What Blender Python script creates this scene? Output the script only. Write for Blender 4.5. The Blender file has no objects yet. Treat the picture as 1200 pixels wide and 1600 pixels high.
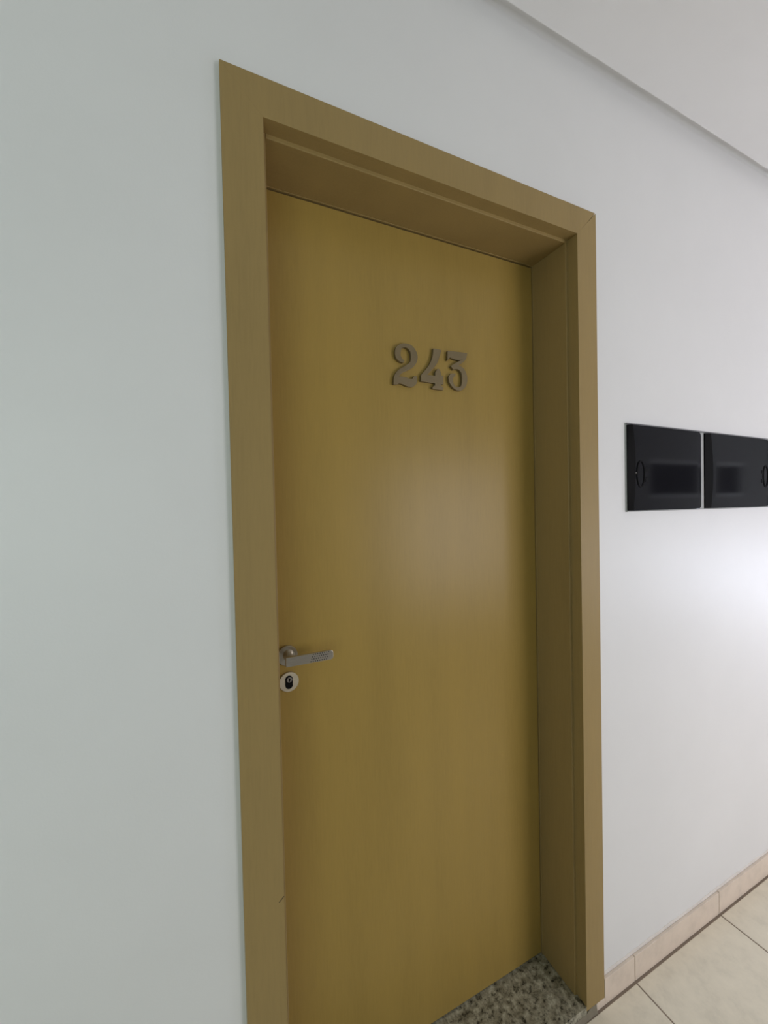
import bpy, bmesh, math, random
from mathutils import Vector, Matrix

random.seed(243)
scene = bpy.context.scene
C = scene.collection

# ------------------------------------------------------------------ camera
cam_data = bpy.data.cameras.new('camera')
cam_data.sensor_fit = 'VERTICAL'
cam_data.sensor_height = 24.0
cam_data.lens = 24.0 * 624.65723 / 1600.0
cam_data.clip_start = 0.01
cam = bpy.data.objects.new('camera', cam_data)
C.objects.link(cam)
R_ = Vector((0.90873866, -0.41679309, -0.02185314))
U_ = Vector((0.02796179, 0.0085562, 0.99957237))
F_ = Vector((0.41642788, 0.90896112, -0.01942963))
m = Matrix((R_, U_, -F_)).transposed().to_4x4()
m.translation = Vector((-0.050795, -0.76669, 1.40010))
cam.matrix_world = m
scene.camera = cam

# ------------------------------------------------------------------ daylight
scene.view_settings.view_transform = 'Standard'
scene.view_settings.look = 'None'
scene.view_settings.gamma = 1.0
scene.view_settings.use_curve_mapping = False
scene.view_settings.exposure = 0.0

world = bpy.data.worlds.new('sky')
scene.world = world
world.use_nodes = True
bg = world.node_tree.nodes['Background']
bg.inputs['Color'].default_value = (0.80, 0.90, 1.0, 1)
bg.inputs['Strength'].default_value = 1.0


def window_light(name, loc, aim, sx, sy, power, color):
    """Daylight coming in through one of the corridor's openings."""
    d = bpy.data.lights.new(name, 'AREA')
    d.shape = 'RECTANGLE'
    d.size, d.size_y = sx, sy
    d.energy = power
    d.color = color
    o = bpy.data.objects.new(name, d)
    C.objects.link(o)
    o.location = loc
    o.rotation_euler = Vector(aim).to_track_quat('-Z', 'Z').to_euler()
    return o


SOUTH = -2.05        # inner face of the opposite wall
WEST, EAST = -3.2, 7.6
CEIL = 2.6131
window_light('daylight_south', (2.15, SOUTH - 0.10, 1.15), (0, 1, 0), 1.3, 1.3, 29.0, (1.0, 0.93, 0.985))
window_light('added_near_light', (-1.10, SOUTH - 0.10, 1.40), (0, 1, 0), 1.3, 1.5, 9.3, (0.81, 1.0, 0.86))  # added light that brightens the wall left of the door
window_light('daylight_west', (WEST - 0.10, -1.03, 1.45), (1, 0, 0.25), 1.5, 1.9, 3.0, (0.88, 1.0, 0.95))
window_light('added_streak_light', (6.10, SOUTH - 0.10, 0.42), (0, 1, 0), 1.7, 0.8, 95.0, (0.76, 0.82, 1.0))  # added light that makes the bright streak on the right wall

# ------------------------------------------------------------------ helpers


def link(o, parent=None):
    C.objects.link(o)
    if parent is not None:
        o.parent = parent
    return o


def obj(name, bm, mat, parent=None, smooth=False, bevel=0.0, seg=2):
    bmesh.ops.recalc_face_normals(bm, faces=bm.faces[:])
    me = bpy.data.meshes.new(name)
    bm.to_mesh(me)
    bm.free()
    if smooth:
        for p in me.polygons:
            p.use_smooth = True
    me.materials.append(mat)
    o = bpy.data.objects.new(name, me)
    link(o, parent)
    if bevel:
        b = o.modifiers.new('bevel', 'BEVEL')
        b.width = bevel
        b.segments = seg
        b.limit_method = 'ANGLE'
        b.angle_limit = math.radians(40)
        b.harden_normals = False
    return o


def empty(name, loc=(0, 0, 0), parent=None):
    o = bpy.data.objects.new(name, None)
    o.location = loc
    o.empty_display_size = 0.1
    return link(o, parent)


def tag(o, label=None, cat=None, group=None, kind=None):
    if label:
        o['label'] = label
    if cat:
        o['category'] = cat
    if group:
        o['group'] = group
    if kind:
        o['kind'] = kind
    return o


def box(bm, x0, x1, y0, y1, z0, z1):
    v = [bm.verts.new(p) for p in ((x0, y0, z0), (x1, y0, z0), (x1, y1, z0), (x0, y1, z0),
                                   (x0, y0, z1), (x1, y0, z1), (x1, y1, z1), (x0, y1, z1))]
    for f in ((0, 1, 2, 3), (4, 5, 6, 7), (0, 1, 5, 4), (1, 2, 6, 5), (2, 3, 7, 6), (3, 0, 4, 7)):
        bm.faces.new([v[i] for i in f])
    return bm


def prism(bm, pts, y0, y1):
    """Outline in X-Z, extruded from y0 to y1."""
    a = [bm.verts.new((x, y0, z)) for x, z in pts]
    b = [bm.verts.new((x, y1, z)) for x, z in pts]
    bm.faces.new(a)
    bm.faces.new(b[::-1])
    n = len(pts)
    for i in range(n):
        j = (i + 1) % n
        bm.faces.new((a[i], a[j], b[j], b[i]))
    return bm


def loft(bm, rings, cap0=True, cap1=True):
    vs = [[bm.verts.new(p) for p in r] for r in rings]
    n = len(vs[0])
    for a, b in zip(vs, vs[1:]):
        for i in range(n):
            j = (i + 1) % n
            bm.faces.new((a[i], a[j], b[j], b[i]))
    if cap0:
        bm.faces.new(vs[0][::-1])
    if cap1:
        bm.faces.new(vs[-1])
    return bm


def disc_rings(cx, cz, prof, n=48):
    """prof: (radius, y) pairs -> rings of a round turned piece whose axis is Y."""
    return [[(cx + r * math.cos(2 * math.pi * k / n), y, cz + r * math.sin(2 * math.pi * k / n)) for k in range(n)] for r, y in prof]


def B():
    return bmesh.new()


def mat(name, color, rough=0.5, metallic=0.0, spec=0.5, build=None, coat=0.0):
    mt = bpy.data.materials.new(name)
    mt.use_nodes = True
    nt = mt.node_tree
    p = nt.nodes['Principled BSDF']
    p.inputs['Base Color'].default_value = (*color, 1)
    p.inputs['Roughness'].default_value = rough
    p.inputs['Metallic'].default_value = metallic
    p.inputs['Specular IOR Level'].default_value = spec
    p.inputs['Coat Weight'].default_value = coat
    if build:
        build(nt, p, color)
    return mt


def coords(nt, scale=(1, 1, 1)):
    t = nt.nodes.new('ShaderNodeTexCoord')
    mp = nt.nodes.new('ShaderNodeMapping')
    mp.inputs['Scale'].default_value = scale
    nt.links.new(t.outputs['Object'], mp.inputs['Vector'])
    return mp.outputs['Vector']


def noise(nt, vec, scale, detail=4, rough=0.5):
    n = nt.nodes.new('ShaderNodeTexNoise')
    n.inputs['Scale'].default_value = scale
    n.inputs['Detail'].default_value = detail
    n.inputs['Roughness'].default_value = rough
    nt.links.new(vec, n.inputs['Vector'])
    return n.outputs['Fac']


def ramp(nt, fac, stops):
    r = nt.nodes.new('ShaderNodeValToRGB')
    e = r.color_ramp.elements
    while len(e) < len(stops):
        e.new(0.5)
    for k, (pos, col) in zip(e, stops):
        k.position = pos
        k.color = (*col, 1)
    nt.links.new(fac, r.inputs['Fac'])
    return r.outputs['Color']


def bump(nt, p, h, strength, dist):
    b = nt.nodes.new('ShaderNodeBump')
    b.inputs['Strength'].default_value = strength
    b.inputs['Distance'].default_value = dist
    nt.links.new(h, b.inputs['Height'])
    nt.links.new(b.outputs['Normal'], p.inputs['Normal'])


def mul(c, k):
    return tuple(min(1.0, v * k) for v in c)


# ------------------------------------------------------------------ materials
def paint(nt, p, c):
    v = coords(nt)
    f = noise(nt, v, 2.2, 5, 0.6)
    nt.links.new(ramp(nt, f, [(0.3, mul(c, 0.975)), (0.7, mul(c, 1.02))]), p.inputs['Base Color'])
    bump(nt, p, noise(nt, v, 240, 3, 0.6), 0.10, 0.0012)


def veneer(nt, p, c):
    v = coords(nt, (1, 1, 0.06))
    fine = noise(nt, v, 260, 5, 0.65)
    v2 = coords(nt, (1, 1, 0.10))
    broad = noise(nt, v2, 9, 4, 0.55)
    mx = nt.nodes.new('ShaderNodeMath')
    mx.operation = 'MULTIPLY_ADD'
    mx.inputs[1].default_value = 0.45
    nt.links.new(fine, mx.inputs[0])
    m2 = nt.nodes.new('ShaderNodeMath')
    m2.operation = 'MULTIPLY'
    m2.inputs[1].default_value = 0.55
    nt.links.new(broad, m2.inputs[0])
    nt.links.new(m2.outputs[0], mx.inputs[2])
    nt.links.new(ramp(nt, mx.outputs[0], [(0.30, mul(c, 0.87)), (0.50, c), (0.72, (c[0] * 1.10, c[1] * 1.09, c[2] * 1.06))]), p.inputs['Base Color'])
    bump(nt, p, fine, 0.05, 0.0005)


def veneer_scuffed(nt, p, c):
    """Frame laminate with one short dark scratch low on the left upright."""
    veneer(nt, p, c)
    src = p.inputs['Base Color'].links[0].from_socket
    t = nt.nodes.new('ShaderNodeTexCoord')

    def dist(ax):
        d = nt.nodes.new('ShaderNodeVectorMath')
        d.operation = 'DOT_PRODUCT'
        sub = nt.nodes.new('ShaderNodeVectorMath')
        sub.operation = 'SUBTRACT'
        nt.links.new(t.outputs['Object'], sub.inputs[0])
        sub.inputs[1].default_value = (0.0668, 0, 0.6612)
        nt.links.new(sub.outputs[0], d.inputs[0])
        d.inputs[1].default_value = ax
        a = nt.nodes.new('ShaderNodeMath')
        a.operation = 'ABSOLUTE'
        nt.links.new(d.outputs['Value'], a.inputs[0])
        return a.outputs[0]

    def below(v, lim):
        l = nt.nodes.new('ShaderNodeMath')
        l.operation = 'LESS_THAN'
        l.inputs[1].default_value = lim
        nt.links.new(v, l.inputs[0])
        return l.outputs[0]
    m = nt.nodes.new('ShaderNodeMath')
    m.operation = 'MULTIPLY'
    nt.links.new(below(dist((0.66, 0, -0.75)), 0.0011), m.inputs[0])
    nt.links.new(below(dist((0.75, 0, 0.66)), 0.0065), m.inputs[1])
    mx = nt.nodes.new('ShaderNodeMix')
    mx.data_type = 'RGBA'
    nt.links.new(m.outputs[0], mx.inputs['Factor'])
    nt.links.new(src, mx.inputs[6])
    mx.inputs[7].default_value = (0.08, 0.052, 0.022, 1)
    nt.links.new(mx.outputs[2], p.inputs['Base Color'])


def mottled(nt, p, c):
    v = coords(nt)
    f = noise(nt, v, 14, 8, 0.7)
    nt.links.new(ramp(nt, f, [(0.32, mul(c, 0.88)), (0.5, c), (0.7, mul(c, 1.07))]), p.inputs['Base Color'])


def granite_nodes(nt, p, c):
    v = coords(nt)
    n1 = noise(nt, v, 62, 6, 0.72)
    n2 = noise(nt, v, 38, 4, 0.6)
    vo = nt.nodes.new('ShaderNodeTexVoronoi')
    vo.inputs['Scale'].default_value = 85
    nt.links.new(v, vo.inputs['Vector'])
    c1 = ramp(nt, n1, [(0.38, (0.022, 0.020, 0.015)), (0.45, (0.25, 0.235, 0.17)), (0.55, (0.40, 0.38, 0.285)), (0.70, (0.60, 0.575, 0.45))])
    c2 = ramp(nt, n2, [(0.38, (0.62, 0.60, 0.56)), (0.60, (1, 1, 1))])
    c3 = ramp(nt, vo.outputs['Color'], [(0.0, (0.35, 0.34, 0.32)), (0.22, (1, 1, 1))])
    mixa = nt.nodes.new('ShaderNodeMix')
    mixa.data_type = 'RGBA'
    mixa.blend_type = 'MULTIPLY'
    mixa.inputs['Factor'].default_value = 1
    nt.links.new(c1, mixa.inputs[6])
    nt.links.new(c2, mixa.inputs[7])
    mixb = nt.nodes.new('ShaderNodeMix')
    mixb.data_type = 'RGBA'
    mixb.blend_type = 'MULTIPLY'
    mixb.inputs['Factor'].default_value = 1
    nt.links.new(mixa.outputs[2], mixb.inputs[6])
    nt.links.new(c3, mixb.inputs[7])
    nt.links.new(mixb.outputs[2], p.inputs['Base Color'])


def brushed(nt, p, c):
    v = coords(nt, (0.05, 1, 1))
    f = noise(nt, v, 900, 3, 0.6)
    nt.links.new(ramp(nt, f, [(0.3, mul(c, 0.9)), (0.7, mul(c, 1.06))]), p.inputs['Base Color'])


M_wall = mat('white_wall_paint', (0.76, 0.76, 0.745), 0.42, spec=0.5, build=paint)
M_ceil = mat('white_ceiling_paint', (0.80, 0.795, 0.785), 0.8, spec=0.2, build=paint)
M_south = mat('darkened_grey_wall_paint', (0.36, 0.36, 0.355), 0.6, spec=0.3, build=paint)  # unseen walls, darkened to cut bounced light
M_casing = mat('beige_frame_laminate', (0.312, 0.219, 0.083), 0.42, spec=0.3, build=veneer_scuffed)
M_door = mat('beige_door_laminate', (0.350, 0.236, 0.060), 0.33, spec=0.25, build=veneer)
M_tile = mat('beige_floor_tile', (0.78, 0.72, 0.58), 0.20, spec=0.5, build=mottled)
M_skirt = mat('pinkish_beige_skirting_tile', (0.72, 0.61, 0.50), 0.35, spec=0.5, build=mottled)
M_grout = mat('brown_grout', (0.27, 0.215, 0.165), 0.9, spec=0.1, build=mottled)
M_mortar = mat('grey_brown_mortar', (0.24, 0.21, 0.155), 0.9, spec=0.1, build=mottled)
M_plaster = mat('rough_plaster_fill', (0.72, 0.67, 0.61), 0.9, spec=0.1, build=mottled)
M_granite = mat('speckled_granite', (0.3, 0.29, 0.25), 0.35, spec=0.5, build=granite_nodes)
M_numeral = mat('aged_bronze', (0.205, 0.160, 0.085), 0.42, metallic=0.5, build=mottled)
M_steel = mat('satin_steel', (0.60, 0.565, 0.49), 0.28, metallic=1.0, build=brushed)
M_escut = mat('pale_satin_metal', (0.64, 0.58, 0.45), 0.45, metallic=0.85, build=brushed)
M_black_in = mat('black_cylinder_metal', (0.004, 0.004, 0.004), 0.7, spec=0.12, build=mottled)
M_plug = mat('grey_key_plug', (0.30, 0.28, 0.26), 0.4, metallic=0.9, build=brushed)
M_satin = mat('satin_black_plastic', (0.006, 0.006, 0.006), 0.55, spec=0.05, build=mottled)
M_gloss = mat('glossy_black_plastic', (0.008, 0.008, 0.010), 0.07, spec=0.26, build=mottled)
M_grey = mat('grey_plastic_frame', (0.40, 0.41, 0.40), 0.55, spec=0.4, build=mottled)
M_trim = mat('dark_grey_edging', (0.16, 0.16, 0.165), 0.5, spec=0.4, build=mottled)
M_brown = mat('dark_brown_wood', (0.09, 0.06, 0.04), 0.5, spec=0.3, build=veneer)
M_alu = mat('white_window_aluminium', (0.72, 0.73, 0.74), 0.4, spec=0.5, build=mottled)

# ------------------------------------------------------------------ measures of the doorway
W, CA, HT = 0.95076, 0.07209, 2.18012        # casing: overall width, board width, overall height
PROUD = 0.00909                               # casing stands this far off the wall
STEP, LIP = 0.02219, 0.00803                  # jamb edge: depth behind wall face, overlap past the casing
DEEP = 0.14338                                # door leaf face behind the wall face
XL, XR = CA + LIP, W - CA - LIP               # clear opening
ZT = HT - CA - LIP
THICK = 0.20
BASE = 0.0105                                 # skirting front stands off the wall
FZ = -0.032                                   # corridor floor lies below the granite sill
HB = 0.0430                                   # top of the skirting above the sill
JX, TS, GAP = 1.0820, 0.4470, 0.0042        # tile joint, tile pitch, joint width

# ------------------------------------------------------------------ walls, floor, ceiling
bm = B()
box(bm, WEST, 0.02, 0, THICK, FZ - 0.06, CEIL)
box(bm, W - 0.02, EAST, 0, THICK, FZ - 0.06, CEIL)
box(bm, 0.02, W - 0.02, 0, THICK, HT - 0.02, CEIL)
wall_n = tag(obj('wall_north', bm, M_wall), 'white painted corridor wall around the beige door', 'wall', kind='structure')

# openings of the unseen opposite wall, most of them added: x from, x to, z from, z to
HOLES = [(-1.80, -0.40, 0.60, 2.20), (1.45, 2.85, 0.50, 1.80), (4.45, 5.50, 1.40, 1.84), (5.35, 7.05, 0.0, 0.85), (5.75, 6.45, 1.40, 1.84)]
bm = B()
ys, yb = SOUTH, SOUTH - 0.15
xs_ = sorted({WEST, EAST} | {v for h_ in HOLES for v in h_[:2]})
zs_ = sorted({FZ - 0.06, CEIL} | {v for h_ in HOLES for v in h_[2:]})
for xa, xb in zip(xs_, xs_[1:]):
    for za, zb in zip(zs_, zs_[1:]):
        cx_, cz_ = (xa + xb) / 2, (za + zb) / 2
        if not any(h_[0] < cx_ < h_[1] and h_[2] < cz_ < h_[3] for h_ in HOLES):
            box(bm, xa, xb, yb, ys, za, zb)
tag(obj('wall_south', bm, M_south), 'unseen corridor wall opposite the beige door, greyed to cut bounced light', 'wall', kind='structure')

bm = B()
box(bm, WEST - 0.15, WEST, SOUTH - 0.15, -1.80, FZ - 0.06, CEIL)
box(bm, WEST - 0.15, WEST, -0.28, THICK, FZ - 0.06, CEIL)
box(bm, WEST - 0.15, WEST, -1.80, -0.28, FZ - 0.06, 0.5)
box(bm, WEST - 0.15, WEST, -1.80, -0.28, 2.4, CEIL)
tag(obj('wall_west', bm, M_south), 'unseen end wall at the near end of the corridor, greyed to cut bounced light', 'wall', kind='structure')
bm = B()
box(bm, EAST, EAST + 0.15, SOUTH - 0.15, THICK, FZ - 0.06, CEIL)
tag(obj('wall_east', bm, M_south), 'unseen end wall at the far end of the corridor, greyed to cut bounced light', 'wall', kind='structure')

# the ceiling board stops short of the wall and leaves a narrow shadow gap
GAPC = 0.034
CB = 1.4001 + (CEIL - 1.4001) * (0.76669 - GAPC) / 0.76669
bm = B()
box(bm, WEST - 0.15, EAST + 0.15, SOUTH - 0.15, THICK, CB + 0.027, CB + 0.12)
box(bm, WEST, EAST, SOUTH, -GAPC, CB, CB + 0.027)
ceiling = tag(obj('ceiling', bm, M_ceil), 'flat off-white corridor ceiling', 'ceiling', kind='structure')


# plaster cove in the corner of the gap
bm = B()
rc_ = 0.010
prof = [(0.0005, CB + 0.0275)] + [(-rc_ + rc_ * math.cos(a * math.pi / 20), CB + 0.0269 - rc_ + rc_ * math.sin(a * math.pi / 20)) for a in range(0, 11)][::-1] + [(0.0005, CB + 0.0269 - rc_)]
loft(bm, [[(x, y, z) for y, z in prof] for x in (WEST, EAST)])
obj('plaster_cove', bm, M_wall, ceiling)


def window_frame(name, label, x0, x1, y, z0, z1, along='x', bars=1):
    """A window or glazed opening: frame members and mullions as parts."""
    root = empty(name)
    tag(root, label, 'window', kind='structure')
    t = 0.045

    def member(nm, a0, a1, b0, b1):
        b_ = B()
        if along == 'x':
            box(b_, a0, a1, y - 0.03, y + 0.03, b0, b1)
        else:
            box(b_, y - 0.03, y + 0.03, a0, a1, b0, b1)
        obj(nm, b_, M_alu, root, bevel=0.003)
    member('frame_rail', x0, x1, z0, z0 + t)
    member('frame_rail', x0, x1, z1 - t, z1)
    member('frame_stile', x0, x0 + t, z0 + t, z1 - t)
    member('frame_stile', x1 - t, x1, z0 + t, z1 - t)
    for k in range(bars):
        c = x0 + (x1 - x0) * (k + 1) / (bars + 1)
        member('mullion', c - 0.02, c + 0.02, z0 + t, z1 - t)
    return root


for nm_, lb_, h_, bars_ in (('window_1', 'white aluminium window opposite the beige door', HOLES[1], 1),
                            ('window_added_left', 'unseen white aluminium window added to brighten the wall left of the door', HOLES[0], 1),  # unseen opening, added with its light for the left wall
                            ('window_added_low', 'unseen low white aluminium window added for the bright streak on the right wall', HOLES[3], 0)):  # unseen opening, added for the streak on the right wall
    window_frame(nm_, lb_, h_[0], h_[1], SOUTH - 0.05, h_[2], h_[3], bars=bars_)
window_frame('window_4', 'white aluminium window in the near end wall', -1.80, -0.28, WEST - 0.05, 0.5, 2.4, 'y')
for nm_, lb_, h_ in (('window_added_dark_1', 'unseen small dark window added to reflect in the meter boxes', HOLES[2]), ('window_added_dark_2', 'unseen small dark window added above the low one to reflect in the meter boxes', HOLES[4])):  # invented dark windows, there only to reflect in the glossy lids
    w_ = window_frame(nm_, lb_, h_[0], h_[1], SOUTH - 0.05, h_[2], h_[3], bars=0)
    bm = B()
    box(bm, h_[0], h_[1], SOUTH - 0.055, SOUTH - 0.049, h_[2], h_[3])
    obj('pane', bm, M_gloss, w_)

# floor: grout bed, each tile a part, the granite sill of the doorway
bm = B()
box(bm, WEST, EAST, SOUTH, -0.0002, FZ - 0.06, FZ - 0.0012)
floor = tag(obj('floor', bm, M_grout), 'corridor floor of large beige ceramic tiles', 'floor', kind='structure')
bm = B()
h = (TS - GAP) / 2
box(bm, -h, h, -h, h, -0.012, 0.0)
tile0 = obj('tile', bm, M_tile, floor, bevel=0.0015)
y0 = -BASE - 0.003
first = True
for r in range(5):
    yc = y0 - TS * (r + 0.5)
    d0 = h
    k = int((WEST - JX) / TS) - 1
    while JX + k * TS < EAST:
        xc = JX + (k + 0.5) * TS
        k += 1
        if xc - h < WEST or xc + h > EAST or yc - h < SOUTH:
            continue
        if first:
            o = tile0
            first = False
        else:
            o = tile0.copy()
            link(o, floor)
        o.location = (xc, yc, FZ + random.uniform(-0.0004, 0.0004))
        o.rotation_euler = (0, 0, random.choice((0, 1, 2, 3)) * math.pi / 2)

bm = B()
box(bm, 0.002, W - 0.002, 0.0, 0.185, -0.030, 0.0004)
box(bm, CA, W - CA, -0.0085, 0.0, -0.020, 0.0004)
bmesh.ops.remove_doubles(bm, verts=bm.verts[:], dist=1e-6)
o = obj('granite_sill', bm, M_granite, floor)
o['label'] = 'speckled grey granite sill in the doorway'
bm = B()
n = 70
x_end = 0.9165
top = []
for i in range(n + 1):
    x = 0.0 + x_end * i / n
    inner = CA < x < W - CA
    zt_ = -0.0202 if inner else -0.0114
    top.append([bm.verts.new(q) for q in ((x, -BASE - 0.0030 + random.uniform(-0.0008, 0.0004), FZ - 0.006), (x, -BASE - 0.0028 + random.uniform(-0.0008, 0.0006), FZ + random.uniform(0.0, 0.002)),
                                          (x, -0.0088 + random.uniform(-0.001, 0.0), zt_), (x, -0.0004, zt_), (x, -0.0004, FZ - 0.006))])
for a, b in zip(top, top[1:]):
    for i in range(5):
        j = (i + 1) % 5
        bm.faces.new((a[i], a[j], b[j], b[i]))
bm.faces.new(top[0][::-1])
bm.faces.new(top[-1])
o = obj('mortar_joint', bm, M_mortar, floor)
o['label'] = 'grey brown mortar under the edge of the granite sill'


# skirting: each tile a part
def skirting(name, label, x_from, x_to):
    root = empty(name)
    tag(root, label, 'skirting', kind='structure')
    cuts = [x_from]
    k = int((x_from - JX) / TS) - 1
    while JX + k * TS < x_to:
        if JX + k * TS > x_from + 0.01:
            cuts.append(JX + k * TS)
        k += 1
    cuts.append(x_to)
    for a, b in zip(cuts, cuts[1:]):
        g0 = 0.0 if a == x_from else 0.0012
        g1 = 0.0 if b == x_to else 0.0012
        bt = B()
        box(bt, a + g0, b - g1, -BASE, -BASE + 0.0075, FZ, HB + random.uniform(-0.001, 0.001))
        obj('skirting_tile', bt, M_skirt, root, bevel=0.0012)
    # rough plaster that fills in behind the tiles and tapers up to the wall
    bt = B()
    n = int((x_to - x_from) / 0.006)
    wob, wob2 = 0.0, 0.0
    rows = []
    for i in range(n + 1):
        x = x_from + (x_to - x_from) * i / n
        wob = wob * 0.86 + random.uniform(-0.0009, 0.0009)
        wob2 = wob2 * 0.8 + random.uniform(-0.0008, 0.0008)
        rows.append([bt.verts.new(p) for p in ((x, -BASE + 0.0076, FZ), (x, -BASE + 0.0076, HB + 0.0008 + 0.5 * wob), (x, -BASE + 0.0090, HB + 0.0045 + wob),
                                                (x, 0.0012, HB + 0.0085 + wob + wob2), (x, 0.0012, FZ))])
    for a, b in zip(rows, rows[1:]):
        for i in range(5):
            j = (i + 1) % 5
            bt.faces.new((a[i], a[j], b[j], b[i]))
    bt.faces.new(rows[0][::-1])
    bt.faces.new(rows[-1])
    o = obj('plaster_fillet', bt, M_plaster, root, smooth=True)
    o['label'] = 'rough pale plaster behind the skirting tiles'
    return root


sk = skirting('baseboard_north', 'pinkish beige tile skirting along the wall, right of the door', W + 0.0005, EAST - 0.01)
bm = B()
prism(bm, [(0.9185, FZ), (W + 0.0003, FZ), (W + 0.0003, -0.0114), (0.922, -0.0114), (0.9170, -0.0125)], -BASE, -0.0006)
o = obj('skirting_offcut', bm, M_skirt, sk, bevel=0.001)
o['label'] = 'thin sliver of skirting tile in front of the door frame foot'
skirting('baseboard_west', 'pinkish beige tile skirting along the wall, left of the door', WEST + 0.01, -0.0005)

# ------------------------------------------------------------------ door frame
frame = empty('trim_1', (0, 0, 0))
tag(frame, 'beige wooden door frame with flat mitred casing set in white wall', 'door frame', kind='structure')

ya, yb2, yleg = -PROUD, -0.0002, STEP + 0.006
# left upright
bm = B()
prism(bm, [(0, -0.011), (CA, -0.011), (CA, HT - CA), (0, HT)], ya, yb2)
box(bm, CA - 0.012, CA, yb2, yleg, 0.001, HT - CA + 0.012)
o = obj('casing', bm, M_casing, frame, bevel=0.00015, seg=1)
# right upright
bm = B()
prism(bm, [(W - CA, -0.011), (W, -0.011), (W, HT - 0.0004), (W - 0.036, HT - 0.0362), (W - CA, HT - CA)], ya, yb2)
box(bm, W - CA, W - CA + 0.012, yb2, yleg, 0.001, HT - CA + 0.012)
obj('casing', bm, M_casing, frame, bevel=0.00015, seg=1)
# head
bm = B()
prism(bm, [(CA, HT - CA), (W - CA, HT - CA), (W - 0.036, HT - 0.036), (W - 0.0024, HT), (0, HT)], ya, yb2)
box(bm, CA - 0.012, W - CA + 0.012, yb2, yleg, HT - CA, HT - CA + 0.012)
obj('casing', bm, M_casing, frame, bevel=0.00015, seg=1)
# jamb boards with the stop that the leaf closes against
J = 0.024
bm = B()
box(bm, XL - J, XL, STEP, THICK, 0.001, ZT + J)
obj('jamb', bm, M_casing, frame, bevel=0.0018, seg=3)
bm = B()
box(bm, XR, XR + J, STEP, THICK, 0.001, ZT + J)
obj('jamb', bm, M_casing, frame, bevel=0.0018, seg=3)
bm = B()
box(bm, XL, XR, STEP, THICK, ZT, ZT + J)
obj('head_jamb', bm, M_casing, frame, bevel=0.0018, seg=3)

# thin closing bead where the leaf meets the frame
for a0, a1, c0, c1 in ((XL, XL + 0.0014, 0.002, ZT), (XR - 0.0014, XR, 0.002, ZT), (XL + 0.0014, XR - 0.0014, ZT - 0.0014, ZT)):
    bm = B()
    box(bm, a0, a1, DEEP - 0.0045, DEEP - 0.0012, c0, c1)
    obj('closing_bead', bm, M_casing, frame)

# ------------------------------------------------------------------ door
door = empty('door_1', (XR, DEEP, 0))
tag(door, 'closed plain beige wooden door numbered 243 in the white wall', 'door', kind='structure')
door_inv = Matrix.Translation((-XR, -DEEP, 0))


def dpart(name, bm_, mt, parent=None, **k):
    if parent is None:
        bm_.transform(door_inv)
        return obj(name, bm_, mt, door, **k)
    bm_.transform(door_inv)
    return obj(name, bm_, mt, parent, **k)


bm = B()
box(bm, XL + 0.002, XR - 0.0025, DEEP, DEEP + 0.035, 0.004, ZT - 0.0035)
leaf = dpart('leaf', bm, M_door, bevel=0.001)

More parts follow.
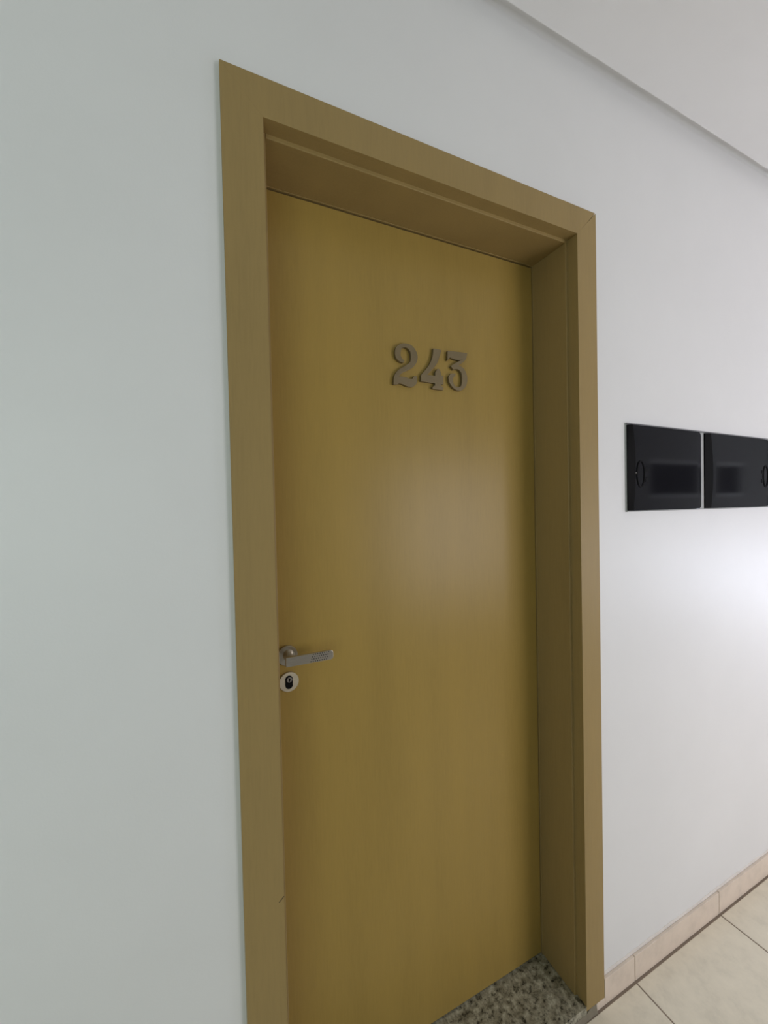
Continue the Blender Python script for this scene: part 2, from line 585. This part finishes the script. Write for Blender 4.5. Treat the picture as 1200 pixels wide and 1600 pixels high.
DIG = {'2':[(396.1,1699.5,1),(396.7,1710.0,0),(398.0,1720.1,0),(402.3,1727.5,0),(408.7,1735.8,0),(417.3,1742.3,0),(428.8,1748.7,0),(437.0,1754.8,0),(442.8,1759.0,0),(445.8,1764.0,0),(447.1,1774.3,0),(446.6,1784.3,0),(442.4,1791.8,0),(435.6,1796.1,0),(427.6,1796.6,0),(421.9,1793.5,0),(418.9,1787.5,0),(417.5,1776.3,0),(419.1,1770.5,0),(423.5,1765.6,0),(428.2,1762.7,1),(425.6,1756.8,1),(418.8,1757.0,0),(412.0,1759.1,0),(405.4,1764.7,0),(402.3,1772.3,0),(401.6,1780.1,0),(403.2,1789.3,0),(407.3,1795.9,0),(415.3,1802.0,0),(425.6,1805.7,0),(434.7,1806.6,0),(445.1,1805.8,0),(454.2,1801.6,0),(462.2,1792.6,0),(466.7,1783.0,0),(467.4,1774.9,0),(465.1,1764.4,0),(459.0,1755.5,0),(451.8,1747.5,0),(442.4,1741.8,0),(433.1,1737.6,0),(423.9,1732.5,0),(416.9,1727.2,0),(411.7,1721.1,1),(416.8,1720.7,0),(423.6,1721.5,0),(432.7,1720.8,0),(439.6,1718.7,0),(446.5,1718.2,0),(451.2,1720.0,0),(453.4,1723.3,0),(454.8,1726.3,0),(459.5,1727.8,0),(464.0,1726.5,0),(465.0,1720.5,0),(463.6,1712.2,0),(460.2,1705.7,0),(454.2,1700.5,0),(447.2,1698.0,0),(436.8,1698.0,0),(427.7,1700.3,0),(420.9,1702.8,0),(414.1,1703.7,0),(408.5,1702.3,0),(405.0,1699.9,1)],'4':[(514.3,1805.4,1),(539.0,1804.7,1),(537.1,1796.0,0),(532.8,1785.6,0),(528.9,1774.0,0),(523.2,1764.9,0),(509.8,1749.3,0),(494.4,1734.4,1),(513.5,1734.5,1),(518.5,1735.1,1),(518.6,1743.4,1),(526.3,1753.8,1),(532.0,1754.1,0),(535.6,1748.2,0),(538.0,1737.3,1),(544.1,1737.1,1),(544.0,1715.2,1),(536.8,1713.9,1),(536.7,1710.5,0),(544.3,1705.4,1),(542.1,1699.5,1),(509.5,1700.1,1),(509.6,1704.9,1),(517.4,1709.2,1),(517.2,1714.8,1),(475.4,1715.8,1),(475.7,1731.6,1),(489.6,1746.9,0),(501.2,1760.7,0),(509.6,1777.0,0),(513.2,1790.0,0)],'3':[(559.1,1805.4,1),(622.6,1808.0,1),(620.6,1797.3,0),(616.5,1788.1,0),(605.7,1778.8,0),(593.4,1771.5,1),(602.0,1769.0,0),(610.7,1764.3,0),(617.5,1755.0,0),(621.7,1742.5,0),(621.4,1729.4,0),(616.7,1717.3,0),(607.7,1707.7,0),(597.1,1702.8,0),(585.0,1703.3,0),(574.8,1708.0,0),(566.4,1715.7,0),(561.2,1725.1,0),(559.7,1732.7,0),(561.8,1739.3,0),(567.1,1744.8,0),(573.9,1747.5,0),(583.4,1747.6,1),(581.5,1740.5,1),(576.8,1738.1,0),(574.4,1731.5,0),(575.1,1721.6,0),(580.0,1713.5,0),(588.6,1711.8,0),(599.1,1714.1,0),(602.8,1723.1,0),(604.2,1740.5,0),(601.7,1753.1,0),(593.1,1759.6,0),(582.8,1760.2,0),(575.9,1757.2,1),(568.4,1765.6,1),(576.2,1771.8,0),(590.1,1779.7,0),(606.0,1788.6,1),(597.2,1784.9,0),(588.5,1784.5,0),(576.5,1785.8,0),(566.3,1788.7,1),(562.8,1784.0,0),(557.7,1779.8,1)]}


def outline(pts):
    """Closed outline; points flagged 1 stay sharp, the others are rounded by corner cutting."""
    p = [(a / 1000, b / 1000, c) for a, b, c in pts]
    for _ in range(2):
        q = []
        n = len(p)
        for i in range(n):
            a, b, c = p[i - 1], p[i], p[(i + 1) % n]
            if b[2]:
                q.append(b)
            else:
                q.append((b[0] + (a[0] - b[0]) * 0.25, b[1] + (a[1] - b[1]) * 0.25, 0))
                q.append((b[0] + (c[0] - b[0]) * 0.25, b[1] + (c[1] - b[1]) * 0.25, 0))
        p = q
    return [(a, b) for a, b, _ in p]


for ch in '243':
    bm = B()
    prism(bm, outline(DIG[ch]), DEEP - 0.009, DEEP - 0.0001)
    o = dpart('numeral', bm, M_numeral, bevel=0.0006)
    o['label'] = 'raised bronze grey metal numeral ' + ch

# lever handle
RX, RZ = 0.1172, 1.0645
bm = B()
loft(bm, disc_rings(RX, RZ, [(0.0225, DEEP - 0.0001), (0.0225, DEEP - 0.0072), (0.0218, DEEP - 0.008)]))
handle = dpart('lever_handle', bm, M_steel, bevel=0.0)
handle['label'] = 'satin metal lever handle on a round rose'
bm = B()
loft(bm, disc_rings(RX + 0.002, RZ + 0.002, [(0.0125, DEEP - 0.0079), (0.0105, DEEP - 0.012), (0.0085, DEEP - 0.020), (0.0085, DEEP - 0.0485)], 32))
dpart('neck', bm, M_steel, handle, smooth=False)
LY = DEEP - 0.055
lx0, lx1, lz0, lz1 = 0.1047, 0.2092, 1.0577, 1.0779
rc = 0.0065
pts = [(lx0, lz0 + 0.0008), (lx0 + 0.0008, lz0)]
for k in range(9):
    a = -math.pi / 2 + k * math.pi / 16
    pts.append((lx1 - rc + rc * math.cos(a), lz0 + rc + rc * math.sin(a)))
for k in range(9):
    a = k * math.pi / 16
    pts.append((lx1 - rc + rc * math.cos(a), lz1 - rc + rc * math.sin(a)))
pts += [(lx0 + 0.0008, lz1), (lx0, lz1 - 0.0008)]
bm = B()
prism(bm, pts, LY, LY + 0.0068)
dpart('lever', bm, M_steel, handle, bevel=0.0009)
# four rows of raised black discs for the shade inside small grip holes
bm = B()
for r in range(4):
    xs = 0.1640 - 0.0019 * r
    for k in range(8):
        cx, cz = xs + k * 0.00495, 1.0757 - r * 0.00505
        loft(bm, disc_rings(cx, cz, [(0.00118, LY + 0.001), (0.00118, LY - 0.00015)], 10))
o = dpart('grip_shade_disc', bm, M_black_in, handle)
o['kind'] = 'stuff'
o['label'] = 'rows of small black discs for the shade in the grip holes'

# key escutcheon
EX, EZ = 0.1193, 1.0037
bm = B()
loft(bm, disc_rings(EX, EZ, [(0.0222, DEEP - 0.0001), (0.0222, DEEP - 0.0042), (0.0214, DEEP - 0.005)]))
esc = dpart('escutcheon', bm, M_escut)
esc['label'] = 'pale round metal escutcheon below the handle'


def obround(cx, cz, hw, hh, n=12):
    p = []
    for k in range(n + 1):
        a = k * math.pi / n
        p.append((cx + hw * math.cos(a), cz + hh - hw + hw * math.sin(a)))
    for k in range(n + 1):
        a = math.pi + k * math.pi / n
        p.append((cx + hw * math.cos(a), cz - hh + hw + hw * math.sin(a)))
    return p


bm = B()
prism(bm, obround(EX, EZ, 0.0082, 0.0150), DEEP - 0.0058, DEEP - 0.003)
dpart('lock_cylinder', bm, M_black_in, esc)
bm = B()
loft(bm, disc_rings(EX + 0.0006, EZ + 0.0058, [(0.0062, DEEP - 0.004), (0.0062, DEEP - 0.0068), (0.0057, DEEP - 0.0072)], 28))
dpart('key_plug', bm, M_plug, esc)
bm = B()
prism(bm, obround(EX + 0.0006, EZ + 0.0056, 0.0014, 0.0036), DEEP - 0.0076, DEEP - 0.006)
loft(bm, disc_rings(EX + 0.0008, EZ + 0.0064, [(0.0022, DEEP - 0.006), (0.0022, DEEP - 0.00755)], 16))
dpart('key_slot_shade', bm, M_black_in, esc)  # raised black shape standing in for the shade inside the key slot


# ------------------------------------------------------------------ meter boxes right of the door
def ztop(x):
    return 1.6206 - 0.0095 * (x - 1.0756)


def zbot(x):
    return 1.3620 - 0.0055 * (x - 1.0756)


def meter_box(x0, x1, label, lid_l, lid_r, bev_top, bev_mid, latch_x, tabs):
    root = empty('meter_box', (x0, 0, zbot(x0)))
    tag(root, label, 'meter box', 'black meter boxes on the wall')
    inv = Matrix.Translation((-x0, 0, -zbot(x0)))

    def part(nm, b_, mt, parent=None, **k):
        b_.transform(inv)
        return obj(nm, b_, mt, parent or root, **k)
    e = 0.004
    b_ = B()                                                     # back plate
    prism(b_, [(x0, zbot(x0)), (x1, zbot(x1)), (x1, ztop(x1)), (x0, ztop(x0))], -0.0040, -0.0002)
    part('back_plate', b_, M_grey, bevel=0.0006)
    b_ = B()                                                     # darker edging along the top
    prism(b_, [(x0, ztop(x0) - e), (x1, ztop(x1) - e), (x1, ztop(x1)), (x0, ztop(x0))], -0.0075, -0.0041)
    part('top_edging', b_, M_trim, bevel=0.0006)
    b_ = B()
    prism(b_, [(x0, zbot(x0)), (x1, zbot(x1)), (x1, zbot(x1) + 0.003), (x0, zbot(x0) + 0.003)], -0.0065, -0.0041)
    part('bottom_edging', b_, M_grey, bevel=0.0006)
    # lid: bevelled left flank with a bowed edge, main face, rounded right corners
    b_ = B()
    n = 40
    rr = 0.013
    yb_ = -0.0041
    rows = []
    for i in range(n + 1):
        t = i / n
        t = 0.5 - 0.5 * math.cos(math.pi * t)
        hgt = (ztop(x0) - e - 0.002) - (zbot(x0) + 0.004)
        dz = min(t, 1 - t) * hgt
        xr = lid_r - (rr - math.sqrt(max(0.0, rr * rr - (rr - min(rr, dz)) ** 2)))
        bow = math.sin(math.pi * t)
        xc = lid_l + bev_top + (bev_mid - bev_top) * bow

        def zz(x):
            lo = zbot(x) + 0.004
            return lo + t * (ztop(x) - e - 0.002 - lo)
        prof = [(lid_l, yb_), (lid_l, -0.0075), (xc - 0.001, -0.0135), (xc + 0.0015, -0.0142), (xc + 0.02, -0.0143), (xr - 0.02, -0.0143), (xr - 0.0025, -0.0140), (xr, -0.0125), (xr, yb_)]
        rows.append([b_.verts.new((x, y, zz(x))) for x, y in prof])
    for a, b in zip(rows, rows[1:]):
        for i in range(len(a)):
            j = (i + 1) % len(a)
            b_.faces.new((a[i], a[j], b[j], b[i]))
    b_.faces.new(rows[0][::-1])
    b_.faces.new(rows[-1])
    lid = part('lid', b_, M_gloss)
    lid.data.materials.append(M_satin)
    for pl_ in lid.data.polygons:
        if pl_.normal.x < -0.12:
            pl_.material_index = 1
    lid['label'] = 'glossy black lid'
    if latch_x is None:
        return root
    # oval finger latch: raised rim and a thumb plate inside it
    zc, hw, hh = 1.4725, 0.0190, 0.0410
    yy = -0.0143

    def oval(a, b2, n2=40):
        return [(latch_x + a * math.cos(2 * math.pi * k / n2), zc + b2 * math.sin(2 * math.pi * k / n2)) for k in range(n2)]
    b_ = B()
    o1, o2 = oval(hw, hh), oval(hw - 0.005, hh - 0.006)
    rings = [[(x, yy + 0.0005, z) for x, z in o1], [(x, yy - 0.0022, z) for x, z in oval(hw - 0.001, hh - 0.001)],
             [(x, yy - 0.0022, z) for x, z in oval(hw - 0.004, hh - 0.005)], [(x, yy + 0.0005, z) for x, z in o2]]
    loft(b_, rings, False, False)
    part('finger_latch', b_, M_black_in)
    b_ = B()
    for zt in (0.0145, -0.0175):
        box(b_, latch_x + tabs * 0.0195, latch_x + tabs * 0.0300, yy - 0.0012, yy + 0.0004, zc + zt - 0.0065, zc + zt + 0.0065)
    part('latch_tab', b_, M_black_in, bevel=0.0004)
    b_ = B()
    loft(b_, disc_rings(latch_x - tabs * 0.0215, zc + 0.002, [(0.0022, yy + 0.0003), (0.0022, yy - 0.0012), (0.0016, yy - 0.0018)], 16))
    part('latch_rivet', b_, M_plug)
    return root


meter_box(1.0756, 1.4485, 'left-hand of two black glossy meter boxes, nearer the door', 1.0770, 1.4335, 0.013, 0.024, 1.1240, 1)
meter_box(1.4492, 1.8830, 'right-hand of two black glossy meter boxes, farther from the door', 1.4660, 1.8680, 0.020, 0.033, 1.8400, -1)
